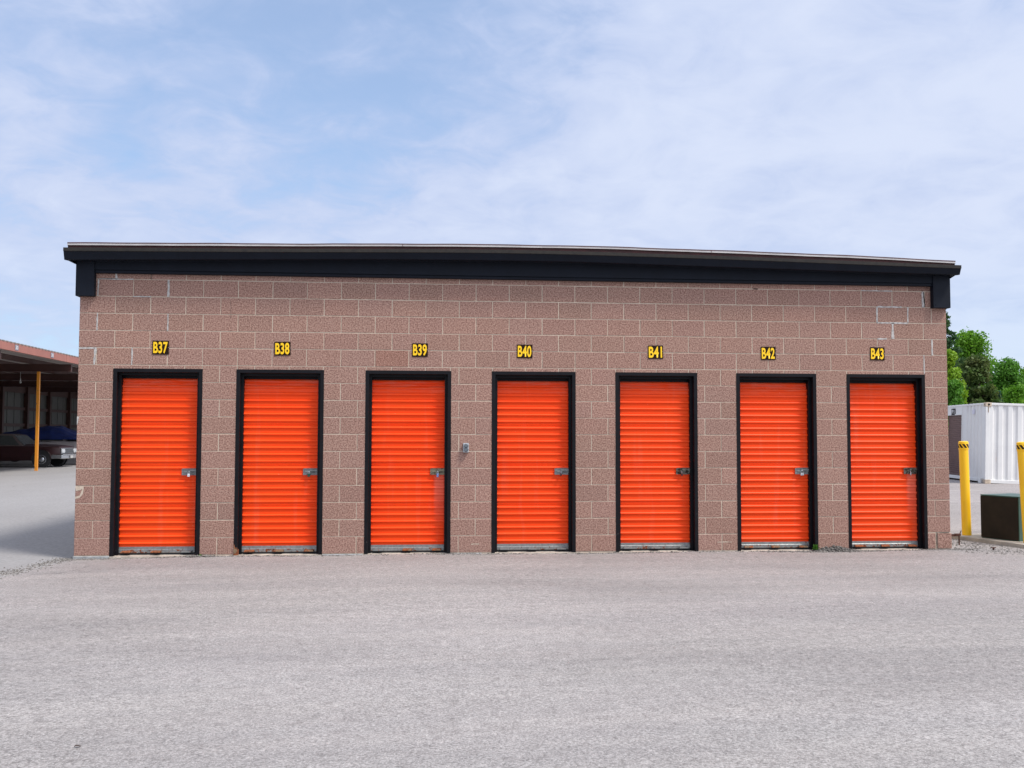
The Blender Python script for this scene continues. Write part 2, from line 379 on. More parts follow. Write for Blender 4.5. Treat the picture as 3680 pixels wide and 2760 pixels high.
for r in range(-2, 15):
    z1 = (15-r)*C; z0 = z1-C
    if r % 2 == 0: js = [0]+list(range(1, 26))+[25.77, 26.25]
    else: js = [0]+[k+.5 for k in range(26)]+[26.25]
    if r == -1: js = [j for j in js if j != 26.25]+[26.25]
    spans = [(0, 26.25)]
    if z1 <= DTOP+C*.9:
        if z0 < DTOP-.1:
            if z1 > DTOP+.01: pass
    for a, c_ in zip(js, js[1:]):
        # subtract door openings
        if z0 >= DTOP-.001: parts = [(a, c_, z0, z1)]
        else:
            parts = []; cuts = [(a, c_)]
            for d in DOORS:
                new = []
                for p, q in cuts:
                    if q <= d or p >= d+2.5: new.append((p, q)); continue
                    if p < d: new.append((p, d))
                    if q > d+2.5: new.append((d+2.5, q))
                    if z1 > DTOP+.01: parts.append((max(p, d), min(q, d+2.5), DTOP-.0045, z1))
                cuts = new
            parts += [(p, q, z0, z1) for p, q in cuts]
        for p, q, za, zb in parts:
            if q-p < .04: continue
            kw = {}
            if r == -2 and 24.9 < p < 25.7: kw = dict(tint=(.22, .2, .2, 1))  # dark tint paints the shade of a recess where a block is missing
            if r == 14 and p > 25.4:
                kw = dict(dy=-.006, dx=.012 if p > 25.6 else 0, ); zb -= .006
                if p > 25.6: p += .02
            if r == 3 and 8.2 < p < 9.2: kw = dict(tint=(.45, .36, .33, 1))
            if r == -1 and p >= 25.5: p += .06
            block(p, q, za, zb, **kw)
# mortar bed and wall core (set 3 mm behind the block faces)
def core(x0, x1, z0, z1, y1=.3): wall.box(x0, x1, .0035, y1, z0, z1, mat=1)
prev = .002
for d in DOORS+[99]:
    x1 = W-.002 if d == 99 else d*B-.003
    core(prev, x1, -.02, DTOP); prev = (d+2.5)*B+.003 if d != 99 else 0
core(.002, W-.002, DTOP+.002, 3.40)
wall.box(.002, W-.002, .302, 9.0, -.02, 3.40, mat=1)
# repaired joints (pale sealant, slightly proud) : (u0,v0)->(u1,v1), v in courses above the ground
def joint(u0, z0, u1, z1, w=.016, mat=2, y=-.0025):
    n = max(2, int(math.hypot((u1-u0)*B, z1-z0)/.03)); px, pz = (z1-z0), -(u1-u0)*B; L = math.hypot(px, pz); px /= L; pz /= L
    pts = []
    for k in range(n+1):
        f_ = k/n; x = (u0+(u1-u0)*f_)*B; z = z0+(z1-z0)*f_; ww = w*rnd.uniform(.5, 1.15)/2; o_ = rnd.uniform(-.002, .002)
        pts.append(((x+px*(ww+o_), y, z+pz*(ww+o_)), (x-px*(ww-o_), y, z-pz*(ww-o_))))
    for (a, b_), (c_, d) in zip(pts, pts[1:]): wall.quad(a, b_, d, c_, mat=mat)
Z = lambda r: (15-r)*C
joint(.52, Z(-1), 1.5, Z(-1), .016); joint(.52, Z(-1), .5, Z(0), .022); joint(1.02, Z(-1)+.0, 1.0, Z(-1)+.075, .035); joint(2.5, Z(-1), 2.5, Z(0), .026)
joint(1.5, Z(0), 2.0, Z(0), .014); joint(2.5, Z(1), 2.5, Z(2), .018); joint(.47, Z(3), .45, Z(4), .03); joint(0, Z(3)-.012, .45, Z(3)-.008, .02)
joint(1.5, Z(3), 1.5, Z(4), .02); joint(.5, Z(1), .5, Z(2), .02); joint(24, Z(0), 24, Z(1), .022); joint(25, Z(0), 25, Z(1), .022); joint(24, Z(1), 25, Z(1), .02)
joint(24.5, Z(1), 24.5, Z(2), .034); joint(24, Z(2), 24.3, Z(2), .02); joint(25.77, Z(2), 25.77, Z(3), .022); joint(25.5, Z(-1), 25.5, Z(0), .035)
joint(25.5, Z(3), 25.5, Z(4)-.03, .02); joint(24, Z(0), 24.8, Z(0), .02); joint(23.5, Z(-1), 24.5, Z(-1), .013); joint(20.05, Z(-1), 20.2, Z(-1), .01, mat=3, y=-.0032)
joint(.56, Z(-1)+.003, .98, Z(-1)+.008, .006, mat=3, y=-.0032); joint(2.0, Z(-1), 2.01, Z(-1)+.08, .007, mat=3, y=-.0032)
joint(25.52, Z(-1)-.01, 25.56, Z(0)+.005, .013, mat=3, y=-.0042); joint(4.28, Z(0)-.03, 4.30, Z(1)+.0, .004, mat=3, y=-.0015); joint(4.30, Z(1), 4.28, Z(1)-.05, .003, mat=3, y=-.0015)
joint(25.78, Z(14)-.004, 26.2, Z(14)-.004, .008, mat=3, y=-.0075); joint(25.79, Z(14), 25.79, .0, .010, mat=3, y=-.0078)
joint(13.62, Z(4)-.01, 13.62, DTOP+.002, .005, mat=3, y=-.0015)
joint(12.0-1.0+.62, .105, 12.0-.62+.0, .102, .012, mat=1, y=-.0015); joint(18.85, .105, 19.3, .104, .010, mat=1, y=-.0015)
_p = 1
# chips: pale broken corner patches on the left quoin
def patch(pts, mat, y): wall.quad(*[(u*B, y, z) for u, z in pts], mat=mat)
patch([(0, Z(11)-.005), (.24, Z(11)-.004), (.2, Z(11)-.035), (.12, Z(11)-.05), (.02, Z(11)-.06)], 1, -.0022)
patch([(.2, Z(11)-.03), (.24, Z(11)-.01), (.22, Z(11)-.09), (.12, Z(11)-.14), (0, Z(11)-.15), (0, Z(11)-.125), (.13, Z(11)-.11)], 1, -.0024)
patch([(0, Z(7)), (.06, Z(7)-.01), (.045, Z(7)-.03), (.02, Z(7)-.09), (0, Z(7)-.1)], 2, -.0022)
wall_o = wall.build('wall', [M['block'], M['mortar'], M['sealant'], M['dark_gap']], building)
# footing at the left corner and short pieces elsewhere
for a_, b__ in ((-.012, B-.004), (7.02*B, 8.2*B), (10.8*B, 11.7*B)):
    ft = MB(); ft.cbox(a_, b__, -.008, .3, -.06, -.003, .004); ft.build('footing', M['footing'], building)

# roof line heights along x
KX = [-.3, 0, 2, 3.3, 4.2, 5.2, 6.14, 6.83, 7.7, 9.1, 10.74, 11]
KT = [3.573, 3.580, 3.603, 3.624, 3.639, 3.647, 3.641, 3.631, 3.619, 3.591, 3.557, 3.552]
KB = [3.430, 3.437, 3.475, 3.502, 3.512, 3.518, 3.514, 3.498, 3.484, 3.461, 3.437, 3.434]
def interp(K, V, x):
    v0 = 0
    for d in (-.5, -.25, 0, .25, .5): v0 += float(np.interp(x+d, K, V))
    return v0/5
gt = lambda x: interp(KX, KT, x); gb = lambda x: interp(KX, KB, x)
X0, X1 = -.115, 10.742
GX = [X0+(X1-X0)*i/48 for i in range(49)]
g = MB()
g.strip(GX, lambda x: [(-.245, gt(x)-.048), (-.215, gb(x)+.006), (-.205, gb(x)), (-.07, gb(x)+.012)])
g.strip(GX, lambda x: [(-.21, gt(x)-.012), (-.247, gt(x)-.004), (-.255, gt(x)-.006), (-.255, gt(x)-.044), (-.247, gt(x)-.048), (-.245, gt(x)-.048)], mat=1)
for x, s_ in ((X0, -1), (X1, 1)):   # end caps and the returns down both sides of the roof
    g.quad((x, -.245, gt(x)-.048), (x, -.21, gt(x)-.012), (x, -.06, gt(x)-.012), (x, -.07, gb(x)+.012), (x, -.205, gb(x)), (x, -.215, gb(x)+.006))
    g.quad((x, -.06, gt(x)-.012), (x, 8.6, gt(x)-.012), (x, 8.6, gb(x)+.012), (x, -.07, gb(x)+.012))
    xi = x-s_*.10
    g.quad((x, -.07, gb(x)+.012), (x, 8.6, gb(x)+.012), (xi, 8.6, gb(x)+.006), (xi, -.07, gb(x)+.006))
g.build('gutter', [M['black_trim'], M['gutter_top']], building, fix=False)
# hairline seams / drips left out; fascia board with a folded lower lip
f_ = MB()
FX = [.175+(10.47-.175)*i/40 for i in range(41)]
f_.strip(FX, lambda x: [(-.072, gb(x)+.012), (-.062, gb(x)+.004), (-.062, 3.352), (-.046, 3.350), (-.046, 3.342)])
f_.strip(FX, lambda x: [(-.046, 3.342), (-.056, 3.340), (-.052, 3.316), (.0, 3.313)])
f_.build('fascia_board', M['black_trim'], building, fix=False)
for n_, (a, c_) in enumerate(((-.028, .182), (10.462, 10.690))):
    cb = MB(); cb.cbox(a, c_, -.078, .12, 3.036, 3.452, .004); cb.cbox(a if n_ == 0 else c_-.012, a+.012 if n_ == 0 else c_, .125, .4, 3.05, 3.45, .003)
    if n_ == 0: cb.quad((X0+.03, -.2, 3.445), (a, -.08, 3.405), (a, .1, 3.405), (X0+.03, .1, 3.445))
    else: cb.quad((X1-.03, -.2, 3.445), (c_, -.08, 3.41), (c_, .1, 3.41), (X1-.03, .1, 3.445))
    cb.tube((a+.03, -.0785, 3.075), (a+.03, -.083, 3.075), .004, n=8)
    cb.build('corner_board', M['black_trim'], building)
RX0, RX1 = -.085, 10.69
rx = [RX0+(RX1-RX0)*i/60 for i in range(61)]
wv_ = lambda x: .004*math.sin(x*1.7)+.003*math.sin(x*4.1+1)+.002*math.sin(x*9)
rt_ = lambda x: interp([-.3, 0, 2, 4, 6.15, 7, 9.1, 9.85, 10.7, 11], [3.637, 3.641, 3.669, 3.705, 3.719, 3.704, 3.664, 3.650, 3.612, 3.60], x)
re = MB()
re.strip(rx, lambda x: [(-.10, gt(x)-.03), (-.185, gt(x)-.02), (-.185, rt_(x)-.034), (-.205, rt_(x)-.034)], mat=1)      # dark red timber under the flashing
re.strip(rx, lambda x: [(-.205, rt_(x)-.034), (-.212, rt_(x)-.032+wv_(x)*.3), (-.210, rt_(x)-.010+wv_(x)*.4)], mat=0)
re.strip(rx, lambda x: [(-.210, rt_(x)-.010+wv_(x)*.4), (-.214, rt_(x)-.009+wv_(x)*.5), (-.213, rt_(x)+wv_(x)*.5), (-.15, rt_(x)+.002+wv_(x)*.5)], mat=1)
for x in (RX0, RX1): re.quad((x, -.185, gt(x)-.02), (x, -.206, rt_(x)-.005), (x, -.15, rt_(x)), (x, .3, rt_(x)), (x, .3, gt(x)-.02), mat=1)
for x in (3.78, 7.55): re.box(x, x+.004, -.2145, -.2, rt_(x)-.040, rt_(x)-.002, mat=1)
re.build('roof_flashing', [M['roof_white'], M['roof_red']], building, fix=False)
ro = MB(); ro.strip(rx, lambda x: [(-.15, rt_(x)+.001+wv_(x)*.5), (.2, rt_(x)+.002), (9.1, rt_(x)), (9.1, gt(x)-.03), (-.1, gt(x)-.03)])
for x in (RX0+.001, RX1-.001): ro.quad((x, -.1, gt(x)-.03), (x, .2, rt_(x)), (x, 9.1, rt_(x)), (x, 9.1, gt(x)-.03))
ro.build('roof', M['roof_metal'], building)

# ---- roller doors
OW = 2.5*B
def make_frame():
    f = MB(); w, d1, w2, d2 = .033, .076, .068, .135
    H = DTOP
    def prof(s):   # jamb profile (offset from opening edge, depth)
        return [(-.006, -.003), (-.006, -.004), (w, -.004), (w+.004, .0), (w+.004, d1), (w2, d1), (w2, .17)]
    P = prof(0)
    for side in (0, 1):
        sx = (lambda q: q) if side == 0 else (lambda q: OW-q)
        for (a, y0), (b_, y1) in zip(P, P[1:]):
            f.quad((sx(a), y0, -.01), (sx(b_), y1, -.01), (sx(b_), y1, H-b_), (sx(a), y0, H-a))
    for (a, y0), (b_, y1) in zip(P, P[1:]):
        f.quad((a, y0, H-a), (b_, y1, H-b_), (OW-b_, y1, H-b_), (OW-a, y0, H-a))
    f.box(-.002, OW+.002, .172, .2, -.01, H+.0)     # black sheet standing in for the shaded void behind the guides
    return f.build('door_frame', M['frame'], None)
PR, Z0R = .0808, .133
def make_curtain():
    pts = []
    zlo, zhi = .088, 2.135
    def add(z, y): pts.append((y, z))
    add(zlo, 0)
    k = 0
    while True:
        zc = Z0R+PR*k
        if zc > 2.12: break
        for dz, dy in ((-.0185, .002), (-.0165, .001), (-.0155, -.0075), (-.013, -.0128), (-.009, -.0148), (-.004, -.0148), (.002, -.0127), (.007, -.009), (.0115, -.0046), (.0145, -.0005), (.0155, .006), (.0185, .006), (.0195, 0)):
            if zlo < zc+dz < zhi: add(zc+dz, dy)
        if k in (5, 11, 17, 23):
            for dz, dy in ((.030, 0), (.032, -.004), (.036, -.005), (.0385, -.001), (.041, 0), (.0425, -.004), (.046, -.004), (.048, 0)):
                if zc+dz < zhi: add(zc+dz, dy)
        k += 1
    add(zhi, 0)
    def yoff(z): return .13+(max(0, z-1.93)**2)*1.7
    m_ = MB(); xs_ = [.062+(OW-.124)*i/10 for i in range(11)]
    m_.strip(xs_, lambda x: [(yoff(z)+y+.0008*math.sin(x*7+z*3), z) for y, z in pts])
    return m_.build('roller_door', M['orange'], None, smooth=True, fix=False)
def make_bar():
    b_ = MB(); x0, x1 = .0685, OW-.0685
    for a, c_ in ((x0, x1),):
        b_.strip([a, c_], lambda x: [(.126, .0895), (.114, .088), (.113, .060), (.1105, .056)], mat=0)
        b_.strip([a+(c_-a)*i/14 for i in range(15)], lambda x: [(.1105, .056), (.1085, .054), (.108, .022), (.112, .016), (.13, .016)], mat=1)
    return b_.build('bottom_bar', [M['galv'], M['galv_low']], None, fix=False)
def make_seal():
    b_ = MB(); b_.box(.0685, OW-.0685, .116, .13, -.004, .0155); return b_.build('rubber_seal', M['rubber'], None)
def make_tab(mat):
    b_ = MB(); w_ = .052
    b_.quad((-w_, .1075, .046), (w_, .1075, .046), (w_-.008, .052, .036), (-w_-.012, .052, .036))
    b_.quad((-w_, .1075, .0445), (w_, .1075, .0445), (w_-.008, .052, .033), (-w_-.012, .052, .033))
    b_.quad((-w_-.012, .052, .036), (w_-.008, .052, .036), (w_-.008, .052, .024), (-w_-.012, .052, .024))
    b_.quad((w_, .1075, .046), (w_-.008, .052, .036), (w_-.008, .052, .024), (w_, .1075, .026))
    b_.quad((-w_, .1075, .046), (-w_-.012, .052, .036), (-w_-.012, .052, .024), (-w_, .1075, .026))
    return b_.build('lift_handle', mat, None)
def make_latch(mat):
    """slide bolt: flanged plate with slot, bolt and rivets. local x=0 at left end"""
    l = MB(); L = .178; y = .104
    l.cbox(0, L, y, y+.006, -.034, .034, .0015)
    l.box(.012, L, y-.010, y-.001, .036, .041)                  # folded top lip
    l.box(0, L, y-.006, y-.0005, -.040, -.0345)                 # folded bottom lip
    l.cbox(.075, L+.0, y-.013, y-.001, .006, .027, .002)        # upper guide strap
    l.cbox(.075, L-.03, y-.009, y-.001, -.019, -.012, .002)     # lower guide
    l.box(.078, L-.036, y-.0012, y-.0006, -.011, .005, mat=1)   # slot
    l.tube((.03, y-.008, -.003), (L+.01, y-.008, -.003), .0045, n=10)   # bolt
    for px in (.011, L-.02): l.lathe((px, y, .0), [(.0, -.005), (.005, -.0045), (.007, -.001), (.007, 0)], 10, 'y')
    l.cbox(.022, .066, y-.005, y-.001, -.008, .012, .001)
    return l.build('latch', [mat, M['dark_gap']], None, smooth=True)
frame0 = make_frame(); curt0 = make_curtain(); bar0 = make_bar(); seal0 = make_seal()
tabs = [make_tab(M['galv']), make_tab(M['galv_rusty'])]
latches = {k: make_latch(M[k]) for k in ('latch', 'latch_brass', 'latch_dark')}
doornames = ['leftmost', 'second', 'third', 'middle', 'fifth', 'sixth', 'rightmost']
tabkind = [(1, 1, 0), (1, 1, 1), (0, 1, 1), (0, 0, 0), (0, 0, 0), (1, 1, 1), (1, 1, 1)]
latkind = ['latch', 'latch', 'latch_brass', 'latch', 'latch_dark', 'latch', 'latch_dark']
used = set()
def inst(o, parent, loc=(0, 0, 0), label=None):
    c = o
    if o.name in used: c = o.copy(); col.objects.link(c)
    else: used.add(o.name)
    c.parent = parent; c.location = loc
    if label: c['label'] = label
    return c
LATX = OW-.068-.172
sill0 = None
for i, u in enumerate(DOORS):
    x = u*B
    inst(frame0, building, (x, 0, 0))
    c = inst(curt0, building, (x, 0, 0), '%s orange corrugated roller door, under the B%d sign' % (doornames[i], 37+i))
    inst(bar0, c); inst(seal0, c)
    for k, tx in enumerate((.165, .51, .865)): inst(tabs[tabkind[i][k]], c, (tx, 0, 0), 'rusty lift handle' if tabkind[i][k] else 'clean galvanised lift handle')
    inst(latches[latkind[i]], c, (LATX, 0, .972))
    s = MB(); n = 12; pr = random.Random(i+3); lip = [-.012-.022*pr.random() for _ in range(n+1)]
    for k in range(n):
        a, b_ = -.004+(OW+.008)*k/n, -.004+(OW+.008)*(k+1)/n
        s.quad((a, lip[k], -.008), (b_, lip[k+1], -.008), (b_, .16, -.0045), (a, .16, -.0045))
        s.quad((a, lip[k], -.008), (b_, lip[k+1], -.008), (b_, lip[k+1]-.004, -.05), (a, lip[k]-.004, -.05))
    s.build('door_sill', M['sill'], building, loc=(x, 0, 0))

# rusted torn foot of the frame at the second door
rf = MB(); x = 4.5*B
rf.box(x+.004, x+.036, -.0085, -.0045, -.005, .085); rf.box(x+.036, x+.042, -.004, .05, -.005, .06)
rf.quad((x-.008, -.012, -.005), (x+.012, -.014, -.005), (x+.008, -.009, .1), (x-.004, -.006, .13))
rf.build('rusted_frame_foot', M['galv_rusty'], building)

# padlocks: things hanging on the latches
def make_padlock(name, body, body_mat, tilt=0., w=.034, h=.036, rusty=False, twist=0.):
    e = empty(name); b_ = MB(); b_.cbox(-w/2, w/2, -.008, .008, -h, 0, .004); bo = b_.build('lock_body', body_mat, e)
    s = MB(); r = w*.3; pts = [(-r, 0, -.004)]+[(-r*math.cos(t_), 0, .016+r*math.sin(t_)) for t_ in [math.pi*k/8 for k in range(9)]]+[(r, 0, -.004)]
    s.path(pts, .0032, 8); s.build('shackle', M['chrome'], e, smooth=True)
    k = MB(); k.lathe((0, -.0085, -h*.55), [(0, 0), (.003, 0), (.003, .001)], 8, 'y'); k.build('keyway', M['dark_gap'], e)
    e.rotation_euler = (0, tilt, twist); return e
M['lock_white'] = simple('lock_white', (.80, .84, .88), .35, var=.05)
M['lock_green'] = simple('lock_green', (.008, .075, .05), .4, var=.1)
M['lock_steel'] = simple('lock_steel', (.62, .64, .66), .25, .8, .1)
M['lock_dark'] = simple('lock_dark', (.10, .045, .04), .5, .3, .2)
M['lock_blue'] = simple('lock_blue', (.25, .36, .7), .4, var=.3, scale=40)
lk = [('lock_white', .10, .030, .036, .0, .088, 'white padlock hanging from the latch of the leftmost door'),
      ('lock_green', .0, .034, .040, .0, .072, 'dark green padlock hanging from the latch of the second door'),
      ('lock_blue', .0, .026, .046, .0, .090, 'slim silver and blue padlock on the brassy latch of the third door'),
      ('lock_dark', .25, .026, .036, 1.1, .078, 'turned padlock with bright shackle on the middle door latch'),
      ('lock_dark', -.1, .028, .036, .9, .068, 'dark maroon padlock with shiny shackle on the fifth door latch'),
      ('lock_steel', -.10, .046, .034, .0, .082, 'wide square silver padlock on the sixth door latch'),
      ('lock_steel', -.35, .028, .034, .8, .080, 'small dull steel padlock on the rusty latch of the rightmost door')]
for i, (mt, tilt, w, h, tw, px, lab) in enumerate(lk):
    e = make_padlock('padlock', 'lock', M[mt], tilt, w, h, twist=tw)
    e.location = (DOORS[i]*B+LATX+px, .085, .972-.022); tag(e, lab, 'padlock', 'padlocks on the roller doors')

# ---- number signs
def text_mesh(body, w, h, off=.03, name='lettering', spacing=1.0):
    cu = bpy.data.curves.new('t', 'FONT'); cu.body = body; cu.size = 1; cu.offset = off; cu.resolution_u = 6; cu.space_character = spacing; cu.fill_mode = 'FRONT'
    o = bpy.data.objects.new('t', cu); col.objects.link(o); dg = bpy.context.evaluated_depsgraph_get(); dg.update()
    me = bpy.data.meshes.new_from_object(o.evaluated_get(dg)); bpy.data.objects.remove(o); bpy.data.curves.remove(cu); me.name = name
    co = np.array([v.co for v in me.vertices]); lo, hi = co.min(0), co.max(0)
    for v in me.vertices: v.co = (((v.co.x-lo[0])/(hi[0]-lo[0])-.5)*w, 0, ((v.co.y-lo[1])/(hi[1]-lo[1])-.5)*h)
    me.materials.clear()
    return me
SG = [(2.074, 6.214), (5.565, 6.218), (9.597, 6.214), (12.733, 6.205), (16.737, 6.22), (20.266, 6.217), (23.751, 6.234)]
tilt_ = [0, -.02, 0, .006, -.012, -.006, .012]
for i, (u, v_) in enumerate(SG):
    e = empty('number_sign', ((u+.237)*B, -.004, (v_-.203)*B), (0, tilt_[i], 0))
    tag(e, 'small black sign with yellow lettering B%d above the %s orange door' % (37+i, doornames[i]), 'sign', 'unit number signs over the doors')
    p = MB(); p.cbox(-.095, .095, -.003, .001, -.082, .082, .001); p.build('sign_plate', M['sign_black'], e)
    me = text_mesh('B%d' % (37+i), .166, .138, .028, spacing=1.06); me.materials.append(M['sign_yellow'])
    lo = bpy.data.objects.new('lettering', me); col.objects.link(lo); lo.parent = e; lo.location = (-.002, -.0040, 0)
    sc = MB(); sc.lathe((.089, -.0032, .004), [(0, -.002), (.003, -.0015), (.003, 0)], 8, 'y'); sc.build('screw', M['chrome'], e)

# ---- outlet box on the third pier
e = empty('outlet_box', (4.556, -.001, 1.262)); tag(e, 'small grey weatherproof outlet box on the block pier between two middle doors', 'outlet box')
p = MB(); p.cbox(-.034, .034, -.045, 0, -.056, .056, .004); p.build('box_body', M['plastic_grey'], e)
for dz in (.024, -.022):
    p = MB(); p.lathe((0, -.046, dz), [(0, -.010), (.021, -.009), (.025, -.004), (.025, .001)], 18, 'y'); p.box(-.026, .026, -.062, -.052, dz-.016, dz-.010)
    p.box(-.026, -.018, -.060, -.05, dz-.004, dz+.006); p.box(.018, .030, -.060, -.05, dz-.004, dz+.006); p.build('flip_cover', M['plastic_dark'], e, smooth=True)

# ------------------------------------------------------------------ gravel and small things on the ground
def pebble_mesh(points, rmin, rmax, seed):
    r_ = random.Random(seed); m_ = MB()
    base = [(1, 0, 0), (-1, 0, 0), (0, 1, 0), (0, -1, 0), (0, 0, 1), (0, 0, -1)]
    fs = ((0, 2, 4), (2, 1, 4), (1, 3, 4), (3, 0, 4), (2, 0, 5), (1, 2, 5), (3, 1, 5), (0, 3, 5))
    for (x, y, z) in points:
        s_ = rmin+(rmax-rmin)*r_.random()**2.5; a = r_.uniform(0, 6.28); sq = [s_*r_.uniform(.6, 1.3), s_*r_.uniform(.5, 1.1), s_*r_.uniform(.35, .7)]
        i = len(m_.v)
        for p in base:
            q = [p[k]*sq[k]*r_.uniform(.75, 1.25) for k in range(3)]; m_.v.append((x+q[0]*math.cos(a)-q[1]*math.sin(a), y+q[0]*math.sin(a)+q[1]*math.cos(a), z+q[2]+r_.uniform(-.1, .1)*s_))
        for f in fs: m_.f.append(tuple(i+k for k in f)); m_.m.append(0); m_.t.append(None)
    return m_
M['gravel'] = simple('gravel', (.26, .24, .22), .95, var=.2, scale=45, c2=(.04, .036, .033))
pr = random.Random(11); pts = []
for _ in range(4200):
    x = pr.uniform(-.3, 11.0); y = -abs(pr.gauss(0, .045))-.01
    if pr.random() < .55+.35*math.sin(x*3.1)+.2*math.sin(x*7.7): pts.append((x, y, gz(x, y)+.001))
for _ in range(2200):
    x = pr.gauss(9.15, .32); y = -abs(pr.gauss(0, .05))-.004; h = .075*math.exp(-((x-9.15)/.22)**2)*max(0, 1+y/.12); pts.append((x, y, gz(x, y)+pr.uniform(0, max(h, .002))))
for _ in range(260):
    x = pr.gauss(1.45, .12); y = -abs(pr.gauss(0, .05))-.01; pts.append((x, y, gz(x, y)+pr.uniform(0, .012)))
for _ in range(2600):
    x = pr.uniform(10.68, 12.6); y = pr.uniform(-.5, 2.2)-.25*(x-10.7)
    if x > 11.35-(y-1.3)*.25 and pr.random() < .9: continue
    pts.append((x, y, gz(x, y)+.001))
for _ in range(1100):
    y = pr.uniform(-1.9, .1); x = .2*y+pr.gauss(-.06, .09); pts.append((x, y, gz(x, y)+.001))
gravel = pebble_mesh(pts, .004, .021, 2).build('gravel', M['gravel'], fix=False)
tag(gravel, 'loose grey gravel and asphalt crumbs along the foot of the block wall', 'gravel', kind='stuff')

def weed(name, loc, n, size, lab, seed):
    r_ = random.Random(seed); m_ = MB()
    for k in range(n):
        a = r_.uniform(0, 6.28); el = r_.uniform(.25, 1.2); L = size*r_.uniform(.6, 1.1); w = L*.16
        d = Vector((math.cos(a)*math.cos(el), math.sin(a)*math.cos(el)*.7-.15, math.sin(el))); sd_ = Vector((-math.sin(a), math.cos(a), 0))*w
        st = Vector((0, 0, r_.uniform(0, .35)*size)); mid = st+d*L*.55; tip = st+d*L+Vector((0, 0, -L*.18))
        m_.quad(st, mid+sd_, tip, mid-sd_+Vector((0, 0, .002)))
    o = m_.build('leaves', M['leaf_green'], None, fix=False); e = empty(name, loc); o.parent = e
    s = MB(); s.tube((0, 0, -.01), (0, 0, size*.4), .0025, .001, 6); s.build('stem', M['leaf_green'], e)
    return tag(e, lab, 'weed')
weed('weed', (21.9*B, -.02, -.008), 26, .085, 'bright green weed growing at the right foot of the sixth door', 3)
weed('weed', (3.56*B, -.04, -.012), 16, .03, 'tiny green weed among rubble at the right foot of the leftmost door', 4)
def leaf(x, y, L, w, a, lab, name='fallen_leaf', cat='leaf'):
    m_ = MB(); n = 6; h = .004
    for k in range(n):
        t0, t1 = k/n, (k+1)/n
        def P(t, s_): ww = w*math.sin(math.pi*min(.98, max(.03, t)))*s_; return (L*(t-.5), ww, h+abs(s_)*.004+.003*math.sin(t*5))
        m_.quad(P(t0, -1), P(t1, -1), P(t1, 0), P(t0, 0)); m_.quad(P(t0, 0), P(t1, 0), P(t1, 1), P(t0, 1))
    o = m_.build(name, M['dry_leaf'], fix=False); o.location = (x, y, gz(x, y)+.002); o.rotation_euler = (0, 0, a); return tag(o, lab, cat)
leaf(1.33, -7.83, .03, .011, .3, 'dark dry leaf on the asphalt near the bottom left corner', )
leaf(2.56, -8.02, .075, .010, .25, 'long thin brown dry leaf on the asphalt in the left foreground')
leaf(2.47, -7.25, .03, .009, .5, 'small faded reddish leaf scrap on the asphalt behind the long thin leaf')

# ------------------------------------------------------------------ corner by the bollards
pad = MB(); A = Vector((11.375, 1.32)); Bp = Vector((11.80, -.40)); dirr = (Bp-A).normalized(); nr = Vector((-dirr.y, dirr.x)) if (-dirr.y) > 0 else Vector((dirr.y, -dirr.x))
pr = random.Random(8)
L = (Bp-A).length; n = 14
top = []; 
for k in range(n+1):
    p = A+dirr*(L*k/n)-nr*(.012*pr.random() if k < 10 else .03*pr.random()); top.append((p.x, p.y))
far = [A+nr*1.5, A+dirr*L+nr*1.5]
pad.quad(*([(x, y, .035) for x, y in top]+[(far[1].x, far[1].y, .035), (far[0].x, far[0].y, .035)]))
ring = top+[(far[1].x, far[1].y), (far[0].x, far[0].y)]
for (x0, y0), (x1, y1) in zip(ring, ring[1:]+ring[:1]): pad.quad((x0, y0, .035), (x1, y1, .035), (x1, y1, -.04), (x0, y0, -.04))
tag(pad.build('concrete_pad', M['concrete']), 'worn concrete pad with chipped edge under the green utility box', 'concrete pad')
M['box_green'] = simple('utility_green', (.035, .088, .065), .45, var=.1)
M['box_dark'] = simple('utility_dark', (.023, .0155, .009), .7, var=.15, spec=.2)
ub = empty('utility_box', (11.616, .924, .036), (0, 0, math.atan2(-.540, .202))); tag(ub, 'dark olive metal utility box with green edge on the concrete pad', 'utility box')
p = MB(); p.cbox(0, .576, .006, .62, 0, .570, .004); p.cbox(-.004, .581, -.002, .625, .571, .586, .003); p.build('cabinet', M['box_green'], ub)
p = MB(); p.cbox(-.002, .569, -.004, .004, .01, .568, .003); p.build('dark_panel', M['box_dark'], ub)  # thin dark brown sheet over one side of the cabinet
M['bollard_yellow'] = simple('bollard_yellow', (.95, .56, .008), .42, var=.05, c2=(.92, .50, .008), scale=3)
M['stripe_black'] = simple('stripe_black', (.02, .008, .006), .6, spec=.2)
def bollard(loc, lean, lab, ph):
    e = empty('bollard', loc, lean); tag(e, lab, 'bollard', 'yellow bollards by the utility box')
    p = MB(); r_ = .062; H = 1.307
    p.lathe((0, 0, 0), [(0, 0), (r_, 0), (r_, H-.12), (r_+.003, H-.12), (r_+.004, H-.117), (r_+.004, H-.02), (r_+.001, H-.006), (r_-.012, H), (0, H+.003)], 36)
    p.build('post', M['bollard_yellow'], e, smooth=True)
    s = MB(); n = 40; r2_ = r_+.0052
    z0, z1 = H-.092, H-.038
    for k in range(n):
        if (k+ph*2) % 5 > 2: continue
        a0, a1 = 2*math.pi*k/n, 2*math.pi*(k+1)/n; sh = .55
        for q in range(6):
            f0, f1 = q/6, (q+1)/6; za, zb = z0+(z1-z0)*f0, z0+(z1-z0)*f1; sa, sb = sh*(1-f0), sh*(1-f1)
            s.quad(*[(r2_*math.cos(a_), r2_*math.sin(a_), z_) for a_, z_ in ((a0+sa, za), (a1+sa, za), (a1+sb, zb), (a0+sb, zb))])
    s.build('warning_stripes', M['stripe_black'], e, fix=False)
    return e
